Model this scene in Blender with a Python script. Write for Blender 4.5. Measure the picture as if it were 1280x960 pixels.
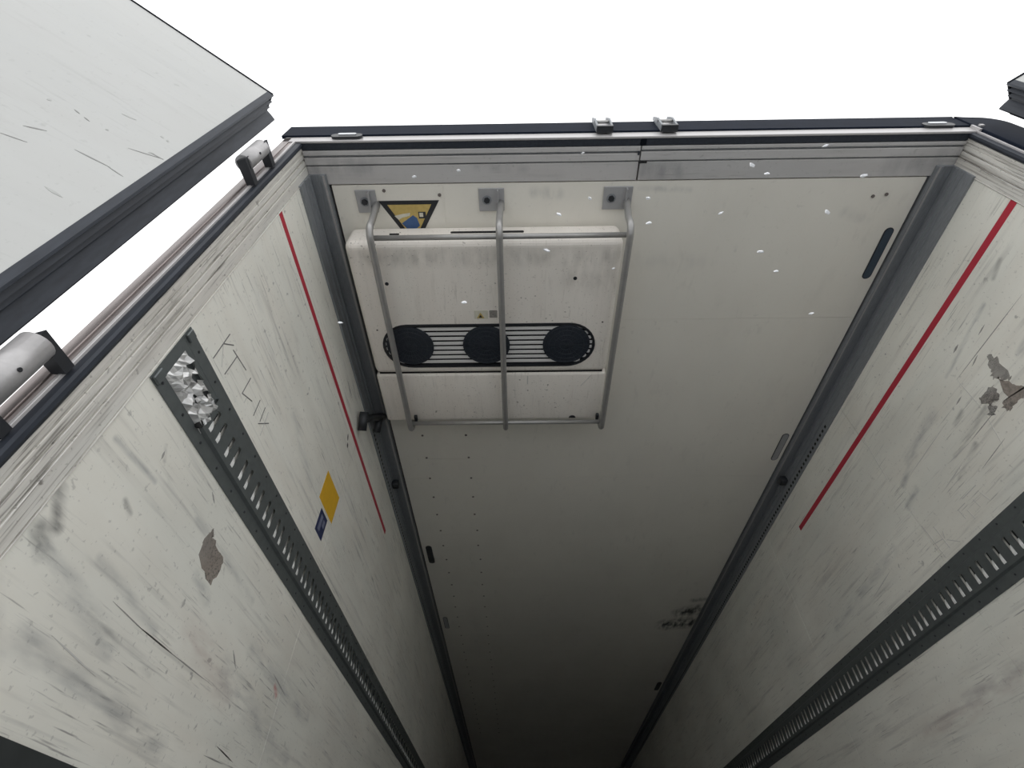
import bpy, bmesh, math, random
from mathutils import Vector, Matrix
random.seed(7)
for o in list(bpy.data.objects): bpy.data.objects.remove(o)
S = bpy.context.scene
COL = S.collection
Z0 = 1.75                     # eye height above the ground; all heights below are given from eye level
W, H, FL, LEN = 1.235, 2.006, -0.65, 13.35

# ------------------------------------------------------------------ camera
cam = bpy.data.cameras.new('camera'); co = bpy.data.objects.new('camera', cam); COL.objects.link(co)
yaw, pit = -0.0143, 0.8385
fw = Vector((math.sin(yaw)*math.cos(pit), math.cos(yaw)*math.cos(pit), math.sin(pit)))
rt = Vector((math.cos(yaw), -math.sin(yaw), 0)); up = rt.cross(fw)
m = Matrix((rt, up, -fw)).transposed().to_4x4(); m.translation = Vector((-.4397, -.5857, Z0))
co.matrix_world = m
cam.sensor_fit = 'HORIZONTAL'; cam.sensor_width = 36; cam.lens = 36*638.36/1280; cam.clip_start = .02
S.camera = co
# ------------------------------------------------------------------ sky (overcast) and exposure
w = bpy.data.worlds.new('overcast_sky'); S.world = w; w.use_nodes = True
bg = w.node_tree.nodes['Background']; bg.inputs[0].default_value = (.985, .99, 1, 1); bg.inputs[1].default_value = 0.92
S.view_settings.view_transform = 'Standard'; S.view_settings.look = 'None'
S.view_settings.gamma = 1; S.view_settings.use_curve_mapping = False
S.view_settings.exposure = 0.9

# ------------------------------------------------------------------ helpers
WORLD = {}
def tag(o, label=None, cat=None, group=None, kind=None):
    if label: o['label'] = label
    if cat: o['category'] = cat
    if group: o['group'] = group
    if kind: o['kind'] = kind
    return o
def empty(name, loc, label=None, cat=None, group=None, kind=None):
    o = bpy.data.objects.new(name, None); COL.objects.link(o); o.empty_display_size = .05
    o.location = (loc[0], loc[1], loc[2]+Z0); WORLD[o] = Vector(loc)
    return tag(o, label, cat, group, kind)
class MB:
    def __init__(s): s.v = []; s.f = []; s.sm = []
    def add(s, vs, fs, smooth=False):
        b = len(s.v); s.v += [Vector(p) for p in vs]
        for f in fs: s.f.append([b+i for i in f]); s.sm.append(smooth)
        return s
    def box(s, x0, x1, y0, y1, z0, z1):
        x0, x1 = sorted((x0, x1)); y0, y1 = sorted((y0, y1)); z0, z1 = sorted((z0, z1))
        return s.add([(x0,y0,z0),(x1,y0,z0),(x1,y1,z0),(x0,y1,z0),(x0,y0,z1),(x1,y0,z1),(x1,y1,z1),(x0,y1,z1)],
                     [(0,3,2,1),(4,5,6,7),(0,1,5,4),(1,2,6,5),(2,3,7,6),(3,0,4,7)])
    def prism(s, pts, fn, a, b, smooth=False):
        """polygon pts (2D), fn(p, t) -> 3D point, swept from t=a to t=b"""
        n = len(pts)
        vs = [fn(p, a) for p in pts] + [fn(p, b) for p in pts]
        fs = [(i, (i+1) % n, n+(i+1) % n, n+i) for i in range(n)]
        b0 = len(s.v); s.v += [Vector(p) for p in vs]
        for f in fs: s.f.append([b0+i for i in f]); s.sm.append(smooth)
        s.f.append([b0+i for i in reversed(range(n))]); s.sm.append(False)
        s.f.append([b0+n+i for i in range(n)]); s.sm.append(False)
        return s
    def tube(s, path, r, seg=12):
        path = [Vector(p) for p in path]; rings = []; b0 = len(s.v); nrm = None
        for i, p in enumerate(path):
            if i == 0: d = path[1]-p
            elif i == len(path)-1: d = p-path[i-1]
            else: d = (path[i+1]-p).normalized()+(p-path[i-1]).normalized()
            d.normalize()
            if nrm is None: nrm = d.orthogonal().normalized()
            else: nrm = (nrm-d*nrm.dot(d)).normalized()
            bn = d.cross(nrm)
            for k in range(seg):
                a = 2*math.pi*k/seg
                s.v.append(p+r*(math.cos(a)*nrm+math.sin(a)*bn))
        for i in range(len(path)-1):
            for k in range(seg):
                s.f.append([b0+i*seg+k, b0+i*seg+(k+1) % seg, b0+(i+1)*seg+(k+1) % seg, b0+(i+1)*seg+k]); s.sm.append(True)
        s.f.append([b0+k for k in reversed(range(seg))]); s.sm.append(False)
        e = b0+(len(path)-1)*seg; s.f.append([e+k for k in range(seg)]); s.sm.append(False)
        return s
    def mesh(s, name, mat, org):
        me = bpy.data.meshes.new(name)
        me.from_pydata([p-org for p in s.v], [], s.f)
        for p, q in zip(me.polygons, s.sm): p.use_smooth = q
        bm = bmesh.new(); bm.from_mesh(me); bmesh.ops.recalc_face_normals(bm, faces=bm.faces); bm.to_mesh(me); bm.free()
        me.materials.append(mat); return me
    def build(s, name, mat, parent=None, label=None, cat=None, group=None, kind=None, bevel=0, seg=2):
        lo = Vector([min(p[i] for p in s.v) for i in range(3)]); hi = Vector([max(p[i] for p in s.v) for i in range(3)])
        org = (lo+hi)/2
        if parent is None: org.z = lo.z
        me = s.mesh(name, mat, org)
        if bevel:
            bm = bmesh.new(); bm.from_mesh(me)
            bmesh.ops.bevel(bm, geom=[e for e in bm.edges if e.calc_face_angle(0) > .5], offset=bevel, segments=seg, affect='EDGES', profile=.5)
            for f in bm.faces: f.smooth = seg > 1
            bm.to_mesh(me); bm.free()
        o = bpy.data.objects.new(name, me); COL.objects.link(o); WORLD[o] = org
        if parent is None: o.location = org+Vector((0, 0, Z0))
        else: o.parent = parent; o.location = org-WORLD[parent]
        return tag(o, label, cat, group, kind)
def inst(src, parent, worldpos, rot=None):
    o = src.copy(); COL.objects.link(o); o.parent = parent; WORLD[o] = Vector(worldpos)
    o.location = WORLD[o]-WORLD[parent] if parent else WORLD[o]+Vector((0, 0, Z0))
    if rot: o.rotation_euler = rot
    return o
def arc(c, r, a0, a1, n):
    return [(c[0]+r*math.cos(math.radians(a0+(a1-a0)*i/n)), c[1]+r*math.sin(math.radians(a0+(a1-a0)*i/n))) for i in range(n+1)]

# ------------------------------------------------------------------ materials
def N(nt, t, **kw):
    n = nt.nodes.new(t)
    for k, v in kw.items(): setattr(n, k, v)
    return n
def newmat(name):
    mt = bpy.data.materials.new(name); mt.use_nodes = True
    return mt, mt.node_tree, mt.node_tree.nodes['Principled BSDF']
def plain(name, col, rough=.6, metal=0, var=.12, scale=30, stretch=(1, 1, 1), spec=.5, bump=0):
    mt, nt, b = newmat(name); L = nt.links.new
    g = N(nt, 'ShaderNodeNewGeometry'); mp = N(nt, 'ShaderNodeMapping'); mp.inputs['Scale'].default_value = stretch
    L(g.outputs['Position'], mp.inputs['Vector'])
    no = N(nt, 'ShaderNodeTexNoise'); no.inputs['Scale'].default_value = scale; no.inputs['Detail'].default_value = 6
    L(mp.outputs[0], no.inputs['Vector'])
    mx = N(nt, 'ShaderNodeMix', data_type='RGBA')
    mx.inputs['A'].default_value = (*[c*(1-var) for c in col], 1); mx.inputs['B'].default_value = (*[min(1, c*(1+var)) for c in col], 1)
    L(no.outputs[0], mx.inputs['Factor']); L(mx.outputs['Result'], b.inputs['Base Color'])
    b.inputs['Roughness'].default_value = rough; b.inputs['Metallic'].default_value = metal
    b.inputs['Specular IOR Level'].default_value = spec
    if bump:
        bp = N(nt, 'ShaderNodeBump'); bp.inputs['Strength'].default_value = bump; bp.inputs['Distance'].default_value = .002
        L(no.outputs[0], bp.inputs['Height']); L(bp.outputs[0], b.inputs['Normal'])
    return mt
def dirty(name, col, scuffs=(), streak=.5, stretch=(2, 2.2, 55), stain=(.28, .27, .26), speck=.5, rough=.45, mottle=.1, thr=.60, speckscale=38):
    """painted panel: mottled paint, rub marks running along the panel, specks, and scuffs (ax,ay,az,bx,by,bz,radius,strength)"""
    mt, nt, b = newmat(name); L = nt.links.new
    g = N(nt, 'ShaderNodeNewGeometry'); pos = g.outputs['Position']
    def noise(sc, st=(1, 1, 1), det=5, off=0):
        mp = N(nt, 'ShaderNodeMapping'); mp.inputs['Scale'].default_value = st; mp.inputs['Location'].default_value = (off, off*.7, off*1.3)
        L(pos, mp.inputs['Vector'])
        n = N(nt, 'ShaderNodeTexNoise'); n.inputs['Scale'].default_value = sc; n.inputs['Detail'].default_value = det
        L(mp.outputs[0], n.inputs['Vector']); return n.outputs[0]
    def ramp(s, a, c):
        r = N(nt, 'ShaderNodeMapRange'); r.inputs[1].default_value = a; r.inputs[2].default_value = c; L(s, r.inputs[0]); return r.outputs[0]
    def math_(op, a, c):
        n = N(nt, 'ShaderNodeMath', operation=op)
        for i, q in enumerate((a, c)):
            if isinstance(q, (int, float)): n.inputs[i].default_value = q
            else: L(q, n.inputs[i])
        return n.outputs[0]
    def mixc(f, A, B):
        mx = N(nt, 'ShaderNodeMix', data_type='RGBA')
        for k, q in (('A', A), ('B', B)):
            if isinstance(q, tuple): mx.inputs[k].default_value = (*q, 1)
            else: L(q, mx.inputs[k])
        L(f, mx.inputs['Factor']); return mx.outputs['Result']
    c = mixc(ramp(noise(1.7), .3, .7), tuple(q*(1-mottle) for q in col), tuple(min(1, q*(1+mottle*.5)) for q in col))
    c = mixc(math_('MULTIPLY', ramp(noise(11, tuple(max(.25, min(1, q/20)) for q in stretch), 6, off=7), .42, .66), mottle*2.2), c, (col[0]*.74, col[1]*.68, col[2]*.64))
    c = mixc(math_('MULTIPLY', ramp(noise(7, tuple(max(.2, min(1, q/20)) for q in stretch), 6, off=13), .45, .68), mottle*2.2), c, (col[0]*.68, col[1]*.73, col[2]*.75))
    c = mixc(math_('MULTIPLY', ramp(noise(1, stretch, 6), thr-.04, thr+.12), math_('MULTIPLY', ramp(noise(3.2, off=4), .36, .66), streak)), c, stain)
    c = mixc(math_('MULTIPLY', ramp(noise(1, tuple(q*3.1 for q in stretch), 4, off=2), thr, thr+.10), math_('MULTIPLY', ramp(noise(4.5, off=9), .42, .62), streak*1.2)), c, tuple(q*.7 for q in stain))
    c = mixc(math_('MULTIPLY', ramp(noise(speckscale, det=3, off=5), .66, .72), math_('MULTIPLY', ramp(noise(2.4, off=1), .44, .6), speck)), c, tuple(q*.55 for q in stain))
    c = mixc(math_('MULTIPLY', ramp(noise(speckscale*2.4, det=2, off=6), .66, .72), speck*.6), c, tuple(q*.8 for q in stain))
    grime = noise(34, (.8, .3, 1.2), 7, off=3)
    for (ax, ay, az, bx, by, bz, r, st, *cc) in scuffs:
        A = Vector((ax, ay, az+Z0)); d = Vector((bx, by, bz+Z0))-A
        sub = N(nt, 'ShaderNodeVectorMath', operation='SUBTRACT'); L(pos, sub.inputs[0]); sub.inputs[1].default_value = A
        dt = N(nt, 'ShaderNodeVectorMath', operation='DOT_PRODUCT'); L(sub.outputs[0], dt.inputs[0]); dt.inputs[1].default_value = d/max(d.length_squared, 1e-6)
        cl = N(nt, 'ShaderNodeClamp'); L(dt.outputs['Value'], cl.inputs[0])
        sc = N(nt, 'ShaderNodeVectorMath', operation='SCALE'); sc.inputs[0].default_value = d; L(cl.outputs[0], sc.inputs['Scale'])
        df = N(nt, 'ShaderNodeVectorMath', operation='DISTANCE'); L(sub.outputs[0], df.inputs[0]); L(sc.outputs[0], df.inputs[1])
        f = ramp(df.outputs['Value'], r*1.1, r*.2)
        f = math_('MULTIPLY', math_('MULTIPLY', f, ramp(grime, .34, .68)), st)
        c = mixc(f, c, cc[0] if cc else stain)
    L(c, b.inputs['Base Color']); b.inputs['Roughness'].default_value = rough
    bp = N(nt, 'ShaderNodeBump'); bp.inputs['Strength'].default_value = .12; bp.inputs['Distance'].default_value = .004
    L(noise(9, (1, .4, 1), 4), bp.inputs['Height']); L(bp.outputs[0], b.inputs['Normal'])
    return mt
X1, X2 = -W, W
GR, DK = (.25, .26, .27), (.12, .12, .12)
M = {}
M['wallL'] = dirty('white_wall_panel_worn', (.855, .842, .765), [
    (X1,.135,.535,X1,.175,.49,.018,.9,DK), (X1,.15,.47,X1,.19,.445,.022,.8,DK), (X1,.19,.45,X1,.45,.395,.028,.55,GR), (X1,.25,.335,X1,.75,.30,.032,.5,GR),
    (X1,.16,.68,X1,.31,.69,.010,.6,GR), (X1,.28,.765,X1,.30,.74,.008,.5,DK), (X1,.27,.61,X1,.30,.60,.010,.6,DK), (X1,.60,.62,X1,.68,.60,.022,.5,GR),
    (X1,.30,.50,X1,.55,.47,.016,.4,GR), (X1,.68,.52,X1,.95,.47,.05,.35,(.45,.33,.30)), (X1,1.0,.60,X1,1.6,.58,.03,.45,GR), (X1,1.24,.575,X1,1.27,.56,.012,.9,(.5,.06,.06)),
    (X1,.9,.5,X1,1.5,.42,.05,.4,GR), (X1,.2,1.36,X1,.45,1.30,.03,.2,GR), (X1,.7,1.28,X1,1.0,1.2,.03,.3,GR), (X1,.5,.72,X1,.9,.7,.02,.35,GR), (X1,.14,.36,X1,.22,.29,.03,.5,GR), (X1,.35,.42,X1,.6,.40,.01,.5,DK)], streak=.62)
M['wallR'] = dirty('white_wall_panel_scuffed', (.855, .842, .765), [
    (X2,.80,1.36,X2,.86,1.35,.014,.8,DK), (X2,.9,1.45,X2,1.15,1.42,.03,.5,GR), (X2,1.1,1.4,X2,1.25,1.36,.02,.6,GR), (X2,.72,1.3,X2,.95,1.27,.014,.6,DK), (X2,.85,1.24,X2,1.0,1.2,.014,.7,DK),
    (X2,1.2,1.3,X2,1.3,1.28,.02,.6,GR), (X2,.45,1.55,X2,.75,1.5,.012,.5,GR), (X2,1.5,1.2,X2,2.2,1.15,.03,.4,GR), (X2,.9,.65,X2,1.6,.63,.03,.4,GR), (X2,1.3,.62,X2,1.9,.6,.05,.3,(.4,.28,.26)), (X2,.4,1.35,X2,.5,1.33,.02,.5,GR), (X2,.3,1.6,X2,.36,1.58,.012,.5,DK)], streak=.5)
M['ceil'] = dirty('white_ceiling_panel', (.755, .73, .66), [
    (1.12,3.9,H,1.02,3.95,H,.12,1.3,(.015,.015,.015)), (1.14,4.15,H,.93,4.2,H,.13,1.4,(.015,.015,.015)), (1.13,3.7,H,1.05,3.72,H,.05,.7,(.05,.05,.05)), (.05,.19,H,.25,.20,H,.015,.3,GR), (-.36,.2,H,-.27,.21,H,.03,.4,GR),
    (.1,.5,H,.35,.52,H,.05,.14,GR), (.9,.3,H,1.0,.33,H,.03,.25,GR)], streak=.08, stretch=(9, 3, 3), speck=.12, mottle=.035)
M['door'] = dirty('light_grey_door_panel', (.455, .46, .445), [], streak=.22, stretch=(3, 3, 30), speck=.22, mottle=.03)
M['frame'] = dirty('beige_frame_profile', (.70, .68, .63), [], streak=.7, stretch=(40, 60, 2.0), stain=(.30, .28, .25), speck=.9, mottle=.14, thr=.54)
M['alu'] = plain('bare_aluminium', (.42, .41, .41), .42, .4, .14, 18, (1, 8, 8))
M['soffit'] = dirty('grey_aluminium_soffit', (.50, .49, .48), [(.06,.125,H,.19,.125,H,.05,.6,(.2,.2,.21)), (-.6,.1,H,-.4,.11,H,.02,.3,(.2,.2,.21)), (1.0,.12,H,1.22,.1,H,.05,.5,(.2,.2,.21)), (-1.22,.1,H,-1.0,.09,H,.05,.5,(.2,.2,.21))], streak=.4, stretch=(3, 40, 40), speck=.4, mottle=.08)
M['steel'] = plain('stainless_post', (.27, .235, .225), .38, .8, .35, 10, (20, 20, 1))
M['bright'] = plain('bright_edge', (.50, .485, .48), .4, .3, .06, 20)
M['galv'] = plain('galvanised_rail', (.13, .145, .145), .5, .45, .22, 45, bump=.1)
M['slot'] = plain('lit_slot_metal', (.95, .95, .93), .3, .15, .04, 60)  # near white: sky reflection in the slots put into the metal colour
M['torn'] = plain('torn_metal', (.62, .62, .61), .38, .5, .3, 60, bump=.3)
M['profile'] = plain('grey_track_profile', (.25, .265, .28), .5, .3, .3, 30, (8, 1, 8))
M['rubber'] = plain('black_rubber', (.005, .0065, .010), .75, 0, .3, 20, spec=.06)
M['rubber2'] = plain('worn_black_rubber', (.028, .033, .043), .5, 0, .5, 16, (6, 6, 1), spec=.28)
M['navy'] = plain('dark_rear_cover', (.009, .013, .023), .7, 0, .3, 16, spec=.08)
M['black'] = plain('black_plastic', (.018, .02, .024), .45, 0, .3, 30)
M['plug'] = plain('dark_blue_plug', (.035, .055, .08), .5, 0, .2, 30)
M['void'] = plain('black_joint', (.012, .012, .012), .9, 0, .2, 30)
M['fan'] = plain('fan_guard_plastic', (.020, .026, .036), .55, 0, .25, 60)
M['unit'] = dirty('off_white_housing', (.84, .795, .73), [
    (-1.1,.40,1.855,0,.40,1.855,.05,.35,(.2,.19,.17)), (-.2,.50,1.855,-.02,.52,1.855,.09,.3,(.25,.23,.2))], streak=.22, stretch=(28, 2.5, 4), stain=(.36, .32, .27), speck=.8, mottle=.05, speckscale=60)
M['slat'] = plain('pale_slat', (.80, .79, .78), .4, 0, .06, 30)
M['tube'] = plain('grey_steel_tube', (.36, .355, .345), .38, .5, .16, 25)
M['plate'] = plain('grey_mount_plate', (.38, .38, .385), .5, .3, .12, 40)
M['red'] = plain('red_tape', (.44, .022, .045), .5, 0, .12, 30)
M['yellow'] = plain('yellow_vinyl', (.74, .42, .012), .5, 0, .12, 40)
M['blue'] = plain('blue_vinyl', (.013, .022, .085), .5, 0, .2, 40)
M['paleblue'] = plain('pale_print', (.16, .18, .26), .5, 0, .2, 60)
M['signyellow'] = plain('dull_yellow_sign', (.50, .37, .12), .6, 0, .25, 60)
M['signblue'] = plain('blue_print', (.05, .11, .25), .6, 0, .2, 50)
M['signwhite'] = plain('pale_sign_print', (.62, .60, .50), .6, 0, .2, 50)
M['ink'] = plain('grey_marker', (.17, .165, .16), .7, 0, .3, 60)
M['scratch'] = plain('dark_scratch', (.05, .045, .04), .8, 0, .3, 60)
M['faint'] = plain('grey_rub_mark', (.33, .32, .30), .7, 0, .3, 90)
M['paleink'] = plain('faint_rub_mark', (.56, .55, .52), .7, 0, .1, 60)
M['doormark'] = plain('door_rub_mark', (.25, .25, .24), .7, 0, .2, 60)
M['doorfaint'] = plain('faint_door_rub_mark', (.40, .405, .39), .7, 0, .2, 60)
M['glue'] = dirty('brown_glue_residue', (.34, .30, .265), [], streak=.7, stretch=(60, 60, 60), stain=(.10, .09, .08), speck=.9, mottle=.3, thr=.52, speckscale=90)
M['gluegrey'] = dirty('grey_glue_residue', (.36, .345, .32), [], streak=.8, stretch=(50, 50, 90), stain=(.10, .095, .09), speck=.9, mottle=.3, thr=.5, speckscale=90)
M['snow'] = plain('snow', (.88, .89, .91), .8, 0, .04, 3)
M['yard'] = plain('thin_snow_on_asphalt', (.53, .54, .55), .8, 0, .4, 1.5)
M['floor'] = plain('aluminium_floor', (.13, .13, .125), .5, .2, .12, 12)
M['dark'] = plain('dark_kick_plate', (.05, .055, .055), .5, .3, .25, 20)
M['glass'] = plain('lamp_lens', (.62, .64, .66), .15, 0, .05, 20)
M['rivet'] = plain('dark_rivet', (.16, .14, .13), .5, .3, .2, 50)

# ================================================================== STRUCTURE
MB().box(-40, 40, -40, 60, -1.80, -1.75)  .build('ground', M['yard'], label='wet grey yard with thin snow that the trailer stands on', cat='ground', kind='structure')
MB().box(-1.30, 1.30, 0, LEN+.06, FL-.12, FL).build('floor', M['floor'], label='grey aluminium cargo floor of the trailer', cat='floor', kind='structure')
MB().box(-1.30, 1.30, LEN, LEN+.06, FL, 2.14).build('wall_front', M['wallL'], label='far bulkhead at the dark front end of the trailer', cat='wall', kind='structure')

YS = [.127, 1.30, 2.50, 3.70, 4.90, 6.10, 7.30, 8.50, 9.70, 10.9, 12.1, LEN]
walls = {}
for s, nm in ((-1, 'left'), (1, 'right')):
    wl = MB().box(s*(W+.008), s*1.30, .127, LEN, FL, 2.15).build('wall_'+nm, M['void'], kind='structure',
        label='white scuffed cargo wall on the %s carrying a red tape line and slotted rail' % nm, cat='wall')
    walls[s] = wl
    for a, b in zip(YS[:-1], YS[1:]):
        MB().box(s*W, s*(W+.007), a+.0012, b-.0012, FL, 1.90).build('wall_panel', M['wallL' if s < 0 else 'wallR'], wl)
    MB().box(s*(W-.004), s*(W+.006), .127, LEN, FL, .22).build('baseboard_'+nm, M['dark'], kind='structure',
        label='dark metal kick plate along the foot of the %s wall' % nm, cat='kick plate')

# ceiling: core, panels between cross joints, riveted cover strip
cl = MB().box(-1.30, 1.30, .10, LEN, H+.03, 2.15).build('ceiling', M['void'], label='white panelled ceiling of the trailer fading into darkness', cat='ceiling', kind='structure')
CY = [.162, .815, 2.012, 3.19, 4.37, 5.55, 6.73, 7.91, 9.09, 10.27, 11.45, 12.63, LEN]
for a, b in zip(CY[:-1], CY[1:]):
    MB().box(-1.157, 1.157, a+.0006, b-.0006, H, H+.028).build('ceiling_panel', M['ceil'], cl)
DY = [.166]+[.98+.84*k for k in range(15)]
for k, (a, b) in enumerate(zip(DY[:-1], DY[1:])):
    MB().box(-1.003, -.724, a+.001, min(b, LEN)-.001, H-.0018, H-.0002).build('cover_strip', M['ceil'], cl)
rv = None
for k in range(32):
    for x in (-.992, -.735):
        y = 1.41+.2*k
        p = (x+random.uniform(-.004, .004), y, H-.0032)
        if rv is None:
            rv = MB().prism(arc((0, 0), .007, 0, 315, 7), lambda q, t, p=p: (p[0]+q[0], p[1]+q[1], p[2]+t), -.0015, .0015).build('rivet', M['rivet'], cl)
        else: inst(rv, cl, p)
for p in ((-.738, .205), (.98, .235), (1.03, .228), (-.955, .185)):
    inst(rv, cl, (p[0], p[1], H-.0032))
# slot plugs along the ceiling edge
def pill(x, y0, y1, r, mat, label):
    pts = [(x+a, y1-r+b) for a, b in arc((0, 0), r, 0, 180, 8)]+[(x+a, y0+r+b) for a, b in arc((0, 0), r, 180, 360, 8)]
    o = MB().prism(pts, lambda q, t: (q[0], q[1], t), H-.004, H-.0005).build('slot_plug', mat, cl, label=label)
    pts = [(x+a*1.25, y1-r+b*1.25) for a, b in arc((0, 0), r, 0, 180, 8)]+[(x+a*1.25, y0+r+b*1.25) for a, b in arc((0, 0), r, 180, 360, 8)]
    MB().prism(pts, lambda q, t: (q[0], q[1], t), H-.0025, H-.0003).build('rim', M['black'], o)
pill(1.115, .372, .605, .0155, M['plug'], 'dark blue oblong slot plug')
pill(1.118, 1.63, 1.86, .016, M['plate'], 'grey oblong slot plug')
pill(-1.107, 2.82, 3.06, .018, M['black'], 'black oblong slot plug')
pill(-1.107, 4.02, 4.25, .016, M['plate'], 'grey oblong slot plug')
pill(1.115, 5.7, 5.95, .02, M['black'], 'black oblong slot plug')

# header (rear portal lintel)
hd = MB().box(-1.235, 1.235, .004, .10, H+.012, 2.14).build('trim_1', M['alu'], label='grey aluminium rear lintel spanning the open doorway', cat='lintel', kind='structure')
def strip(name, x0, x1, y0, y1, z0, z1, mat, par): return MB().box(x0, x1, y0, y1, z0, z1).build(name, mat, par, bevel=.0012, seg=1)
strip('bright_edge', -1.30, 1.255, -.002, .006, H-.004, H+.046, M['bright'], hd)
strip('dark_cover', -1.316, 1.256, -.008, .004, H+.047, 2.168, M['navy'], hd)
strip('seal_channel', -1.235, 1.235, .0065, .031, H-.001, H+.011, M['rubber2'], hd)
for x0, x1, j in ((-1.235, .031, 0), (.036, 1.235, .005)):
    strip('lintel_rib', x0, x1, .033, .050-j, H-.004, H+.011, M['soffit'], hd)
    strip('lintel_groove', x0, x1, .051-j, .057-j, H+.004, H+.011, M['profile'], hd)
    strip('lintel_rib', x0, x1, .058-j, .084, H-.004, H+.011, M['soffit'], hd)
    strip('lintel_groove', x0, x1, .0845, .0895, H+.004, H+.011, M['profile'], hd)
    strip('lintel_plate', x0+.001, x1, .090, .1585, H-.002, H+.02, M['soffit'], hd)
strip('joint_clip', .028, .050, .008, .030, H-.004, H, M['rubber'], hd)
strip('joint_clip', .030, .062, .086, .094, H-.006, H-.002, M['void'], hd)
strip('joint_clip', .022, .030, .050, .064, H-.007, H-.003, M['rubber2'], hd)

# posts: ribbed inner frame, black seal, bright edge, steel rear face
for s, n in ((-1, 2), (1, 3)):
    po = MB().box(s*(W+.012), s*1.302, .010, .126, FL, 2.14).build('trim_%d' % n, M['alu'], kind='structure', cat='door post',
        label='beige ribbed rear door post on the %s' % ('left beside the open white door' if s < 0 else 'right with a black corner bumper'))
    for y0, y1, d in ((.024, .036, 0), (.0365, .046, .003), (.0465, .062, .001), (.0625, .067, .005), (.0675, .086, .001), (.0865, .090, .004), (.0905, .1235, .0), (.124, .1265, -.003)):
        MB().box(s*(W+d), s*(W+.0125), y0, y1, FL, H+.01).build('frame_rib', M['frame'], po, bevel=.001, seg=1)
    MB().prism([(0, .003), (-.006, .006), (-.007, .014), (-.003, .022), (.014, .023), (.014, .003)], lambda q, t, s=s: (s*(W+q[0]), q[1], t), FL, H+.004).build('seal', M['rubber2'], po)
    MB().box(s*(W+.0145), s*(W+.022), -.003, .010, FL, H+.0).build('bright_edge', M['bright'], po, bevel=.001, seg=1)
    if s < 0:
        MB().box(s*(W+.0225), s*(W+.038), .001, .009, FL, H+.04).build('rear_face', M['steel'], po)
        MB().box(s*(W+.0385), s*(W+.066), -.002, .009, FL, H+.04).build('rear_face', M['steel'], po, bevel=.002)
    else:
        pts = [(W+.023, FL), (1.405, FL), (1.412, 1.99)]+arc((1.325, 2.055), .085, -10, 90, 8)[1:]+[(1.256, 2.150), (W+.023, 2.150)]
        MB().prism(pts, lambda q, t: (q[0], t, q[1]), -.012, .009).build('corner_bumper', M['navy'], po, bevel=.002, seg=1)
        MB().box(1.250, 1.258, -.012, -.002, 1.995, 2.045).build('corner_clip', M['bright'], po)
        MB().box(1.266, 1.280, -.018, -.012, 2.02, 2.032).build('corner_clip', M['bright'], po)

# corner track profiles between walls and ceiling
SEC = [(0, .124), (.009, .124), (.009, .082), (.004, .078), (.004, .070), (.010, .066), (.010, .044), (.017, .042), (.017, .036), (.010, .034), (.010, .014), (.050, .014), (.050, .021), (.0685, .021), (.0685, -.02), (0, -.02)]
for s, n in ((-1, 4), (1, 5)):
    pr = MB().prism(SEC, lambda q, t, s=s: (s*(W-q[0]), t, H-q[1]), .118, LEN).build('trim_%d' % n, M['profile'], kind='structure', cat='track',
        label='grey metal track filling the corner of ceiling and %s wall' % ('left' if s < 0 else 'right'))
    hb = MB()
    for k in range(240):
        y = 1.45+.035*k
        hb.box(s*(W-.0085), s*(W-.0095), y, y+.017, H-.112, H-.098)
    hb.build('track_holes', M['void'], pr, kind='stuff')
    MB().box(s*(W-.058), s*(W-.066), .118, LEN, H-.0214, H-.0208).build('track_lip', M['alu'], pr)
    cb = MB().box(s*(W-.010), s*(W-.05), 1.98, 2.03, H-.07, H-.03).build('track_stop', M['black'], pr, bevel=.006)

# ================================================================== DOORS
def make_door(n, A, dr, nn, label, top=2.08, width=1.215):
    A, dr, nn = Vector((*A, 0)), Vector((*dr, 0)), Vector((*nn, 0))
    P = lambda u, ww, z: tuple(A+dr*u+nn*ww+Vector((0, 0, z)))
    bx = lambda u0, u1, w0, w1, z0, z1: MB().prism([(u0, w0), (u1, w0), (u1, w1), (u0, w1)], lambda q, t: P(q[0], q[1], t), z0, z1)
    e = empty('door_%d' % n, P(0, .04, FL), label, 'door', kind='structure')
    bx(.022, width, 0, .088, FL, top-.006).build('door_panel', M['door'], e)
    G = [(.022, -.001), (.004, -.001), (.0, .003), (.003, .010), (.013, .014), (.010, .020), (-.002, .026), (.012, .034), (.011, .040), (-.001, .049), (.010, .056), (.004, .064), (-.012, .070), (-.029, .078), (-.029, .083), (.0, .089), (.022, .089)]
    MB().prism(G, lambda q, t: P(q[0], q[1], t), FL, top).build('edge_seal', M['rubber2'], e)
    MB().prism([(-.030, .079), (-.004, .067), (.004, .0905), (-.026, .0905)], lambda q, t: P(q[0], q[1], t), FL, top-.05).build('shaded_seal_flap', M['rubber'], e)  # shade on the seal's dark side painted in, blacker than the ribs
    bx(.004, width, -.002, .092, top-.006, top+.003).build('top_seal', M['rubber'], e)
    bx(.022, width, .0885, .0915, FL, top).build('outer_skin', M['bright'], e)
    bx(width, width+.012, -.004, .09, FL, top).build('edge_seal', M['rubber2'], e)
    return e, P
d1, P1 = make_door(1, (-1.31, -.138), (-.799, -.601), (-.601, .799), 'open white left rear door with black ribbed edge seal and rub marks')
d2, P2 = make_door(2, (1.325, -.137), (.80, -.60), (.60, .80), 'open right rear door whose ribbed seal edge shows at the picture edge')
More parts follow.
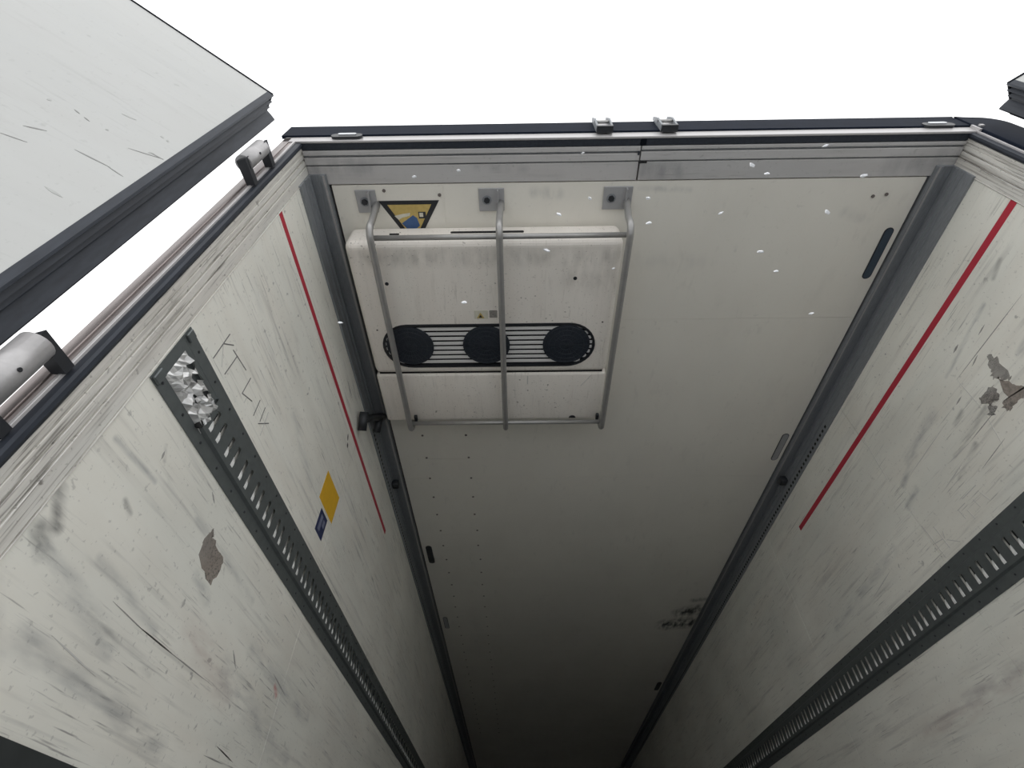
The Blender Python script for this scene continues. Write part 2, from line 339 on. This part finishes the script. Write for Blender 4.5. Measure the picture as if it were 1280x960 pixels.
def dmark(u0, z0, u1, z1, wd, mat, P=P1, d=d1):
    a, b = Vector((u0, z0)), Vector((u1, z1)); t = (b-a).normalized(); n = Vector((-t.y, t.x))*wd/2
    mid = (a+b)/2
    pts = [a, a+(mid-a)*.5+n*.8, mid+n, b-(b-mid)*.4+n*.6, b, b-(b-mid)*.4-n*.6, mid-n, a+(mid-a)*.5-n*.8]
    MB().prism([(p.x, p.y) for p in pts], lambda q, t: P(q[0], t, q[1]), -.0006, .0002).build('rub_mark', mat, d)
for a in ((.145,1.203,.075,1.208,.004), (.080,1.206,.045,1.200,.003), (.17,1.437,.14,1.446,.006), (.092,1.313,.028,1.348,.003), (.059,1.345,.028,1.346,.004), (.109,1.042,.073,1.036,.008), (.154,1.340,.148,1.337,.008), (.20,1.337,.185,1.332,.004),
          (.27,1.330,.262,1.327,.01), (.225,1.345,.21,1.34,.004), (.235,1.19,.205,1.215,.004), (.078,1.437,.070,1.440,.008), (.062,1.434,.056,1.437,.01), (.06,1.34,.05,1.35,.006), (.24,1.13,.20,1.145,.003)):
    dmark(*a, M['doormark'] if a[4] < .0045 else M['doorfaint'])
# hinges: barrel between two dark straps on the post (part of the left door)
for z0, z1, r, bx_, by_ in ((1.585, 1.742, .025, -1.256, -.062), (.545, .700, .028, -1.262, -.062), (-.4, -.24, .028, -1.262, -.062)):
    hg = MB().tube([(bx_, by_, z0+.004), (bx_, by_, z1-.004)], r, 20).build('hinge_barrel', M['alu'], d1, label='bare aluminium hinge barrel')
    for z in (z0, z1):
        MB().prism([(-.016, -.012), (.014, -.020), (.016, .060), (-.010, .060)], lambda q, t: (bx_+q[0]+.004, by_+q[1], t), z-.012, z+.012).build('hinge_strap', M['black'], hg)
    MB().tube([(bx_+r-.001, by_-.006, (z0+z1)/2), (bx_+r+.0012, by_-.006, (z0+z1)/2)], .004, 8).build('screw', M['black'], hg)

# ================================================================== EVAPORATOR
ev = empty('evaporator_unit', (-.565, .83, 1.855), 'slim off-white ceiling evaporator with a three-fan grille behind a tube cage', 'evaporator')
ZB = 1.855
def boolean_cut(o, cutmb):
    c = cutmb.build('cutter', M['void'], None)
    md = o.modifiers.new('cut', 'BOOLEAN'); md.operation = 'DIFFERENCE'; md.object = c; md.solver = 'EXACT'
    bpy.context.view_layer.update()
    dg = bpy.context.evaluated_depsgraph_get()
    me = bpy.data.meshes.new_from_object(o.evaluated_get(dg)); o.modifiers.clear()
    old = o.data; o.data = me; bpy.data.meshes.remove(old); cm = c.data; bpy.data.objects.remove(c); bpy.data.meshes.remove(cm)
def stadium(x0, x1, yc, r, n=16):
    return arc((x1-r, yc), r, -90, 90, n)+arc((x0+r, yc), r, 90, 270, n)
def xy(z): return lambda q, t: (q[0], q[1], z+t)
hs = MB().box(-1.118, -.012, .332, 1.012, ZB, H-.003).build('housing', M['unit'], ev, bevel=.030, seg=5)
SY = .845
boolean_cut(hs, MB().prism(stadium(-1.048, -.084, SY, .121), xy(ZB), -.02, .022))
for p in hs.data.polygons: p.use_smooth = False
MB().box(-1.118, -.012, 1.0165, 1.335, ZB+.001, H-.003).build('rear_cover', M['unit'], ev, bevel=.014, seg=3)
MB().box(-1.10, -.03, 1.005, 1.025, ZB+.012, H-.004).build('inner_frame', M['void'], ev)
MB().prism(stadium(-1.047, -.085, SY, .120), xy(ZB+.019), 0, .0025).build('grille_backing', M['void'], ev)
rimo, rimi = stadium(-1.050, -.082, SY, .123), stadium(-1.039, -.093, SY, .112)
rm = MB(); n = len(rimo)
for za, zb in ((ZB-.004, ZB+.012),):
    vs = [(x, y, za) for x, y in rimo]+[(x, y, za) for x, y in rimi]+[(x, y, zb) for x, y in rimi]+[(x, y, zb) for x, y in rimo]
    fs = []
    for i in range(n):
        j = (i+1) % n
        fs += [(i, j, n+j, n+i), (n+i, n+j, 2*n+j, 2*n+i), (2*n+i, 2*n+j, 3*n+j, 3*n+i), (3*n+i, 3*n+j, j, i)]
    rm.add(vs, fs)
rm.build('grille_rim', M['black'], ev)
for k in range(8):
    y = SY-.0935+.0267*k; dy = abs(y-SY)
    hx = math.sqrt(max(.112**2-dy**2, 0))
    MB().prism([(y-.0082, ZB+.0015), (y+.0082, ZB+.0035), (y+.0082, ZB+.0075), (y-.0082, ZB+.0055)], lambda q, t: (t, q[0], q[1]), -1.039+.112-hx+.001, -.093-.112+hx-.001).build('slat', M['slat'], ev)
for cx in (-.925, -.577, -.213):
    fg = MB().tube([(cx, SY-.004, ZB+.002), (cx, SY-.004, ZB-.004)], .107, 40).build('fan_guard', M['fan'], ev)
    g = MB()
    for r in (.03, .055, .08, .1):
        c = [(cx+a, SY-.004+b, ZB-.005) for a, b in arc((0, 0), r, 0, 360, 28)]
        g.tube(c, .0018, 5)
    for k in range(12):
        a = math.pi*k/12; g.tube([(cx+.104*math.cos(a), SY-.004+.104*math.sin(a), ZB-.0045), (cx-.104*math.cos(a), SY-.004-.104*math.sin(a), ZB-.0045)], .0012, 4)
    g.build('guard_wires', M['fan'], fg)
for x, y in ((-.975, .515), (-.195, .50)):
    MB().tube([(x, y, ZB-.002), (x, y, ZB+.002)], .008, 10).build('screw', M['black'], ev)
for x, y in ((-1.06, .75), (-.06, .72)):
    MB().tube([(x, y, ZB-.0015), (x, y, ZB+.002)], .004, 8).build('screw', M['rivet'], ev)
MB().prism(stadium(-.70, -.405, 1.934, .006, 6), lambda q, t: (q[0], t, q[1]), .3285, .334).build('vent_slot', M['void'], ev)
MB().prism(stadium(-.945, -.905, 1.925, .004, 6), lambda q, t: (q[0], t, q[1]), .3285, .334).build('vent_slot', M['void'], ev)
st = MB().box(-.622, -.562, .652, .695, ZB-.0012, ZB+.001).build('warning_sticker', M['signwhite'], ev, label='small pale sticker with a yellow warning triangle')
MB().prism([(-.612, .692), (-.578, .692), (-.595, .662)], xy(ZB), -.0018, -.0010).build('triangle', M['signyellow'], st)
MB().prism([(-.603, .688), (-.587, .688), (-.595, .673)], xy(ZB), -.0022, -.0016).build('pictogram', M['black'], st)
MB().box(-.556, -.522, .652, .690, ZB-.001, ZB+.001).build('sticker_residue', M['gluegrey'], ev)
MB().box(-.39, -.385, 1.03, 1.085, ZB+.0002, ZB+.002).build('rub_mark', M['paleink'], ev)
MB().prism([(-.13, 1.10), (-.125, 1.098), (-.08, 1.03), (-.083, 1.03)], xy(ZB+.001), -.001, .001).build('rub_mark', M['paleink'], ev)
pp = arc((-.155, 1.322), .018, 180, 360, 8)
MB().prism(pp, xy(ZB+.001), -.0015, .002).build('cable_notch', M['black'], ev)

# cage
cg = empty('guard_cage', (-.5, .8, 1.79), 'bent grey steel tube cage bolted to ceiling below the evaporator', 'guard')
TR = .0135
def bend_path(x, xt):
    yb = .288; zt = 1.808
    p = [(xt, .238, H-.004), (xt+(x-xt)*.25, .243, 1.96), (x, .252, 1.88)]
    for k in range(1, 7):
        a = math.radians(90*k/6); r = .045
        p.append((x, yb-.036+r-r*math.cos(a), zt+r-r*math.sin(a)))
    p.append((x, .8, zt)); p.append((x, 1.30, zt))
    for k in range(1, 7):
        a = math.radians(90*k/6); r = .035
        p.append((x, 1.33+r*math.sin(a), zt+r-r*math.cos(a)))
    p.append((x, 1.365, H-.002))
    return p
for x, xt, px0, px1 in ((-.990, -.992, -1.070, -.990), (-.500, -.497, -.583, -.482), (-.006, .005, -.090, .024)):
    MB().tube(bend_path(x, xt), TR, 14).build('bent_tube', M['tube'], cg)
    pl = MB().box(px0, px1, .180, .272, H-.008, H-.002).build('mounting_plate', M['plate'], cg, bevel=.0015, seg=1)
    bxp = px0+.032
    MB().tube([(bxp, .226, H-.008), (bxp, .226, H-.016)], .0125, 6).build('bolt', M['black'], pl)
    MB().tube([(bxp, .226, H-.0075), (bxp, .226, H-.0095)], .019, 16).build('washer', M['profile'], pl)
    MB().box(px1-.028, px1-.022, .185, .262, H-.026, H-.008).build('plate_flange', M['plate'], pl)
for y, z in ((.306, 1.842), (1.318, 1.822)):
    MB().tube([(-.990, y, z), (-.006, y, z)], .0105, 12).build('cross_tube', M['tube'], cg)
for x in (-.965, -.03):
    MB().box(x-.006, x+.010, 1.285, 1.322, 1.836, 1.853).build('rubber_stop', M['black'], cg, bevel=.003)

# warning triangle on ceiling
ws = empty('warning_sign', (-.86, .33, H-.003), 'yellow warning triangle with black border on ceiling, half behind evaporator', 'sign')
zc = H-.0022
def tri(x0, x1, y0, y1): return [(x0, y0), (x1, y0), ((x0+x1)/2, y1)]
MB().prism(tri(-.985, -.742, .226, .430), xy(zc), -.0008, 0).build('sign_border', M['black'], ws)
MB().prism(tri(-.952, -.775, .242, .398), xy(zc), -.0016, -.0008).build('sign_face', M['signyellow'], ws)
MB().prism([(-.905,.320),(-.872,.298),(-.855,.286),(-.84,.298),(-.832,.330),(-.85,.345),(-.885,.345)], xy(zc), -.0022, -.0016).build('sign_pictogram', M['signblue'], ws)
MB().prism([(-.93,.288),(-.895,.280),(-.865,.276),(-.868,.288),(-.90,.296),(-.915,.305)], xy(zc), -.0022, -.0016).build('sign_pictogram', M['signwhite'], ws)
MB().box(-.832, -.802, .272, .300, zc-.0022, zc-.0016).build('sign_pictogram', M['black'], ws)
MB().box(-.828, -.813, .276, .293, zc-.0028, zc-.0022).build('sign_pictogram', M['signwhite'], ws)

# black lever hooked in the left ceiling track
lv = empty('latch_lever', (-1.2, 1.3, 1.76), 'black plastic latch lever hanging from the left ceiling track', 'lever')
MB().tube([(-1.176, 1.42, 1.972), (-1.186, 1.37, 1.92), (-1.200, 1.30, 1.845), (-1.206, 1.24, 1.775)], .0195, 12).build('arm', M['black'], lv)
MB().tube([(-1.200, 1.205, 1.795), (-1.208, 1.265, 1.725)], .0215, 14).build('knob', M['black'], lv)
MB().tube([(-1.182, 1.385, 1.935), (-1.196, 1.43, 1.865)], .019, 12).build('catch', M['black'], lv)

# ================================================================== CARGO RAILS
def rail(s, ystart, torn, label):
    B = lambda d, y, z: (s*(W-d), y, z)
    zl, zh = .831, 1.018
    e = empty('cargo_rail', (s*(W-.006), ystart, zl), label, 'rail', 'slotted rails on the side walls')
    ch0 = ystart+(.20 if torn else .0)
    for z0, z1 in ((zl, .868), (.980, zh)):
        MB().box(s*(W-.0005), s*(W-.0035), ystart, LEN, z0, z1).build('flange', M['galv'], e)
    for z0, z1, d0, d1 in ((.868, .874, .0035, .0115), (.974, .980, .0115, .0035)):
        MB().prism([(.0005, z0), (d0, z0), (d1, z1), (.0005, z1)], lambda q, t: B(q[0], t, q[1]), ch0, LEN).build('channel_lip', M['galv'], e)
    ys = []
    k = 0
    while .361+.1*k < 7.5:
        ys += [.361+.1*k, .404+.1*k]; k += 1
    ys = [y for y in ys if y > ch0+.015]
    zs0, zs1, hw, D = .888, .952, .0072, .0115
    mb = MB(); yp = ch0
    def quad(y0, y1, z0, z1): mb.add([B(D, y0, z0), B(D, y1, z0), B(D, y1, z1), B(D, y0, z1)], [(0, 1, 2, 3)])
    for y in ys+[None]:
        ye = LEN if y is None else y-hw
        quad(yp, ye, .874, zs0); quad(yp, ye, zs0, zs1); quad(yp, ye, zs1, .974)
        if y is None: break
        quad(y-hw, y+hw, .874, zs0); quad(y-hw, y+hw, zs1, .974); yp = y+hw
    mb.build('slotted_channel', M['galv'], e)
    src = None
    for y in ys:
        if src is None:
            h = MB(); h.add([B(.0006, y-hw-.002, .905), B(.0006, y+hw+.002, .905), B(.0006, y+hw+.002, zs1+.004), B(.0006, y-hw-.002, zs1+.004), B(.0012, y-hw-.002, .905), B(.0012, y+hw+.002, .905), B(.0012, y+hw+.002, zs1+.004), B(.0012, y-hw-.002, zs1+.004)],
                    [(0,1,2,3), (4,5,6,7), (0,1,5,4), (1,2,6,5), (2,3,7,6), (3,0,4,7)])
            src2 = h.build('slot_shade', M['void'], e); o2 = WORLD[src2].copy()  # black plate: shade in the top of the slot put in as colour
            # bent tongue: deep at its top edge, running out shallow at the bottom of the slot
            p = MB(); prof = [(.926, .0030), (.918, .0075), (.906, .0115), (.897, .0130), (zs0, .0117)]
            vs = []; fs = []
            for z, d in prof: vs += [B(d, y-hw+.0012, z), B(d, y+hw-.0012, z), B(max(d-.004, .0012), y-hw+.0012, z), B(max(d-.004, .0012), y+hw-.0012, z)]
            for i in range(len(prof)-1):
                a, b = 4*i, 4*i+4
                fs += [(a, a+1, b+1, b), (a, b, b+2, a+2), (a+1, a+3, b+3, b+1), (a+2, b+2, b+3, a+3)]
            fs += [(0, 2, 3, 1), (len(vs)-4, len(vs)-3, len(vs)-1, len(vs)-2)]; p.add(vs, fs)
            src = p.build('slot_tongue', M['slot'], e, label='bare metal tongue with sky light put into its pale colour'); o0 = WORLD[src].copy(); y0 = y
        else: inst(src, e, o0+Vector((0, y-y0, 0))); inst(src2, e, o2+Vector((0, y-y0, 0)))
    rs = None
    for k in range(60):
        for z, dy in ((.850, .034), (1.000, .064)):
            y = ystart+.1*k+dy
            p = B(.0042, y, z)
            if rs is None: rs = MB().tube([B(.003, y, z), B(.0048, y, z)], .0038, 8).build('rivet', M['black'], e); off = WORLD[rs]-Vector(B(.00425, y, z))
            else: inst(rs, e, Vector(B(.00425, y, z))+off)
    if torn:
        rng = random.Random(3); g = MB(); nx, nz = 16, 10; vs = []; fs = []
        for i in range(nx+1):
            for j in range(nz+1):
                edge = i in (0, nx) or j in (0, nz)
                d = .004 if edge else .010+rng.uniform(-.007, .010)
                vs.append(B(d, ystart+.028+.19*i/nx+(0 if edge else rng.uniform(-.004, .004)), .866+.095*j/nz+(0 if edge else rng.uniform(-.003, .003))))
        for i in range(nx):
            for j in range(nz):
                if (i, j) in ((2, 7), (2, 8), (3, 8), (5, 7), (5, 8), (6, 7), (6, 8), (8, 4), (9, 3), (10, 7), (10, 8), (12, 7), (13, 7)): continue
                a = i*(nz+1)+j; fs.append((a, a+1, a+nz+2, a+nz+1))
        g.add(vs, fs).build('torn_sheet', M['torn'], e, label='crumpled torn shiny metal at the rail end')
        MB().box(s*(W-.0005), s*(W-.003), ystart, ch0+.02, .866, .982).build('back_plate', M['galv'], e)
        MB().tube([B(.002, ystart+.19, .872), B(.014, ystart+.19, .872)], .010, 12).build('bolt', M['void'], e)
        for z0, z1 in ((.833, .868), (.986, 1.014)):
            MB().box(s*(W-.003), s*(W-.010), ystart+.002, ystart+.026, z0, z1).build('end_bracket', M['galv'], e, bevel=.002, seg=1)
    return e
rail(-1, .131, True, 'dark slotted cargo rail on left wall with a torn shiny end')
rail(1, .131, False, 'dark slotted cargo rail on right wall with bright slots')

# ================================================================== WALL MARKS
def seg_stroke(s, p, q, wd, d=.0006):
    a, b = Vector(p), Vector(q); t = (b-a).normalized(); n = Vector((-t.y, t.x))*wd/2; t = t*wd*.3
    return MB().prism([tuple(a+n), tuple(a-t), tuple(a-n), tuple(b-n), tuple(b+t), tuple(b+n)], lambda c, e: (s*(W-e), c[0], c[1]), -.0002, d)
def scratch_stroke(s, p, q, wd, d=.0006):
    a, b = Vector(p), Vector(q); t = (b-a); n = Vector((-t.y, t.x)).normalized()*wd/2
    return MB().prism([tuple(a), tuple(a+t*.3-n*.8), tuple(a+t*.6-n), tuple(b), tuple(a+t*.7+n*.9), tuple(a+t*.35+n)], lambda c, e: (s*(W-e), c[0], c[1]), -.0002, d)
def rect(s, name, y0, y1, z0, z1, mat, d, parent=None, **kw):
    return MB().box(s*(W+.0002), s*(W-d), y0, y1, z0, z1).build(name, mat, parent, **kw)
rect(-1, 'red_tape', .128, 2.10, 1.662, 1.688, M['red'], .0008, label='straight red tape line high on the left wall', cat='tape', group='red load-height lines')
rect(1, 'red_tape', .128, 2.11, 1.670, 1.698, M['red'], .0008, label='straight red tape line high on the right wall', cat='tape', group='red load-height lines')
ye = rect(-1, 'yellow_sticker', 1.105, 1.297, 1.217, 1.350, M['yellow'], .0008, label='plain yellow rectangular sticker high on the left wall', cat='sticker')
bl = empty('blue_sticker', (-W+.0005, 1.2, 1.105), 'small blue printed sticker under the yellow one', 'sticker')
rect(-1, 'sticker_face', 1.156, 1.247, 1.105, 1.201, M['blue'], .0008, bl)
rect(-1, 'print', 1.175, 1.200, 1.120, 1.185, M['paleblue'], .0011, bl)
rect(-1, 'print', 1.208, 1.232, 1.150, 1.180, M['paleblue'], .0011, bl)
# removed-sticker residues
def blob(s, name, pts, mat, d=.0007, parent=None, **kw):
    rng = random.Random(len(pts)+int(pts[0][0]*1000)); out = []
    for i, p in enumerate(pts):
        q = pts[(i+1) % len(pts)]
        for k in range(6):
            f = k/6; out.append((p[0]+(q[0]-p[0])*f+rng.uniform(-.007, .007), p[1]+(q[1]-p[1])*f+rng.uniform(-.007, .007)))
    return MB().prism(out, lambda c, e: (s*(W-e), c[0], c[1]), -.0002, d).build(name, mat, parent, **kw)
blob(-1, 'glue_patch', [(.560, .722), (.578, .738), (.590, .722), (.676, .700), (.668, .628), (.560, .660)], M['glue'], label='brown residue of a torn-off label on the left wall below the rail', cat='residue')
gp = empty('glue_patch', (W-.0005, .65, 1.22), 'torn grey paper residue on right wall below red tape', 'residue')
blob(1, 'residue_piece', [(.575, 1.425), (.560, 1.38), (.575, 1.30), (.600, 1.31), (.625, 1.36), (.600, 1.385)], M['gluegrey'], parent=gp)
blob(1, 'residue_piece', [(.612, 1.345), (.590, 1.285), (.570, 1.240), (.600, 1.228), (.670, 1.228), (.678, 1.262), (.640, 1.270)], M['glue'], parent=gp)
blob(1, 'residue_piece', [(.640, 1.335), (.700, 1.345), (.725, 1.330), (.700, 1.300), (.660, 1.280)], M['gluegrey'], parent=gp)
blob(1, 'residue_piece', [(.700, 1.300), (.735, 1.28), (.715, 1.26), (.690, 1.27)], M['gluegrey'], parent=gp)
# handwriting
hw_ = empty('marker_writing', (-W+.0005, .42, 1.04), 'thin grey handwritten letters KTLIX on the left wall above the rail', 'writing')
for a, b, mt in (((.248,1.147),(.248,1.041),'ink'), ((.250,1.106),(.282,1.141),'ink'), ((.247,1.104),(.289,1.054),'paleink'),
              ((.291,1.130),(.376,1.143),'ink'), ((.316,1.135),(.313,1.052),'ink'), ((.410,1.147),(.411,1.081),'ink'), ((.411,1.081),(.466,1.105),'ink'), ((.436,1.094),(.438,1.069),'paleink'),
              ((.497,1.142),(.503,1.081),'ink'), ((.536,1.149),(.544,1.096),'ink'), ((.541,1.084),(.589,1.131),'ink'), ((.561,1.153),(.576,1.067),'paleink'), ((.568,1.181),(.598,1.181),'paleink')):
    seg_stroke(-1, a, b, .0032).build('pen_stroke', M[mt], hw_)
hr = empty('scratched_writing', (W-.0005, 1.1, 1.03), 'faint scratched letters on the right wall above the rail', 'writing')
for a, b in (((.962,1.142),(1.048,1.142)), ((1.012,1.114),(1.007,1.078)), ((.969,1.114),(.957,1.073)), ((1.094,1.122),(1.091,1.084)), ((1.062,1.103),(1.057,1.062)), ((1.05,1.125),(1.10,1.125)),
             ((1.295,1.184),(1.283,1.033)), ((1.244,1.149),(1.237,1.048)), ((1.219,1.111),(1.230,1.087)), ((1.225,1.077),(1.178,1.041)), ((1.30,1.10),(1.24,1.09))):
    seg_stroke(1, a, b, .0028).build('pen_stroke', M['paleink'], hr)
# single scratches: wear on the wall panels, parts of the walls
for s, a, b, wd, mt in ((-1,(.387,.459),(.52,.454),.0022,'faint'), (-1,(.48,.4545),(.66,.456),.0030,'scratch'), (-1,(.64,.456),(.815,.459),.0026,'faint'),
        (-1,(1.180,1.628),(1.200,1.60),.012,'scratch'), (-1,(1.205,1.595),(1.222,1.575),.014,'scratch'), 
        (-1,(.285,.755),(.29,.735),.006,'faint'), (-1,(.50,.80),(.53,.785),.005,'faint'), (-1,(1.0,.36),(1.12,.35),.003,'scratch'),
        (-1,(.95,.33),(1.07,.335),.003,'faint'), (-1,(.9,.56),(.95,.53),.005,'faint'),
        (-1,(.3,.36),(.45,.345),.003,'paleink'), (-1,(1.2,.6),(1.34,.58),.004,'faint'), 
        (1,(.346,1.455),(.726,1.457),.003,'faint'), (1,(.726,1.457),(.735,1.30),.002,'paleink'), (1,(.735,1.30),(.78,1.15),.002,'paleink'), (1,(.70,1.268),(.86,1.262),.003,'faint'), (1,(.86,1.262),(1.0,1.27),.004,'paleink'),
        (1,(.76,1.40),(.80,1.395),.006,'faint'), (1,(.90,1.38),(1.20,1.36),.003,'paleink'), (1,(.62,1.54),(.66,1.535),.008,'faint'), (1,(.60,1.45),(.645,1.44),.005,'faint'), (1,(.75,1.18),(.90,1.165),.0026,'faint'),
        (1,(1.29,1.66),(1.31,1.43),.003,'paleink'), (1,(1.6,1.15),(1.8,1.12),.004,'paleink'), (1,(1.3,.95),(1.5,.94),.003,'paleink'), (1,(.95,1.23),(1.08,1.215),.004,'paleink'), (1,(.50,1.50),(.545,1.495),.005,'faint')):
    scratch_stroke(s, a, b, wd).build('scratch', M[mt], walls[s])

# ================================================================== HEADER FITTINGS
for x, lab in ((-.105, 'small steel lock keeper on the lintel above the right-hand cage tube'), (.134, 'small steel lock keeper on the lintel right of the lintel joint')):
    e = empty('lock_keeper', (x, -.02, 2.03), lab, 'lock keeper', 'lock keepers on the lintel')
    for dx in (-.030, .024):
        MB().prism([(-.008, 2.03), (-.030, 2.035), (-.034, 2.12), (-.020, 2.185), (-.008, 2.185)], lambda q, t: (t, q[0], q[1]), x+dx, x+dx+.007).build('cheek', M['profile'], e)
    MB().box(x-.026, x+.024, -.012, -.008, 2.03, 2.18).build('back_plate', M['alu'], e)
    MB().tube([(x-.03, -.026, 2.10), (x+.03, -.026, 2.10)], .006, 8).build('pin', M['tube'], e)
    MB().box(x-.03, x+.03, -.032, -.008, 2.026, 2.038).build('foot_plate', M['black'], e)
for x, z, lab in ((-1.064, 2.036, 'flat oval marker lamp at the left end of the lintel'), (1.141, 2.062, 'flat oval marker lamp at the right end of the lintel')):
    e = empty('marker_lamp', (x, -.01, z-.02), lab, 'lamp', 'marker lamps on the lintel')
    MB().prism(stadium(x-.058, x+.058, z, .020), lambda q, t: (q[0], t, q[1]), -.012, -.003).build('lamp_base', M['black'], e)
    MB().prism(stadium(x-.034, x+.034, z+.009, .0075), lambda q, t: (q[0], t, q[1]), -.015, -.012).build('lens', M['glass'], e)

# ================================================================== SNOWFLAKES in the air
def flake(rng):
    bm = bmesh.new(); bmesh.ops.create_icosphere(bm, subdivisions=1, radius=.0046)
    for v in bm.verts: v.co *= rng.uniform(.55, 1.2); v.co.x *= 2.1
    me = bpy.data.meshes.new('snowflake'); bm.to_mesh(me); bm.free(); me.materials.append(M['snow']); return me
FL_POS = [(-0.23, -0.064, 1.634), (-0.205, 0.056, 1.583), (-0.336, -0.075, 1.167), (-0.364, 0.007, 1.146), (-0.134, 0.218, 1.429), (-0.056, 0.007, 1.456), (-0.057, 0.056, 1.398), (0.06, -0.057, 1.201), (0.213, 0.071, 1.247), (0.169, -0.119, 1.351), (0.199, -0.108, 1.318), (0.201, -0.238, 1.111), (0.342, -0.157, 1.162), (0.283, -0.081, 1.147), (0.276, 0.133, 1.252), (0.425, 0.274, 1.252), (-0.749, -0.013, 1.597), (-0.594, -0.088, 1.43), (-0.587, 0.208, 1.231), (-0.889, 0.163, 1.074)]
rng = random.Random(11); kinds = [flake(rng) for _ in range(4)]
for k, p in enumerate(FL_POS):
    o = bpy.data.objects.new('snowflake', kinds[k % 4]); COL.objects.link(o); WORLD[o] = Vector(p)
    o.location = (p[0], p[1], p[2]+Z0); o.rotation_euler = (rng.uniform(-.3, .3), rng.uniform(-.3, .3), rng.uniform(-.6, .6))
    sc = rng.uniform(.7, 1.25); o.scale = (sc, sc, sc)
    tag(o, 'tiny white snowflake drifting in the air before the opening', 'snowflake', 'snowflakes drifting in the air')
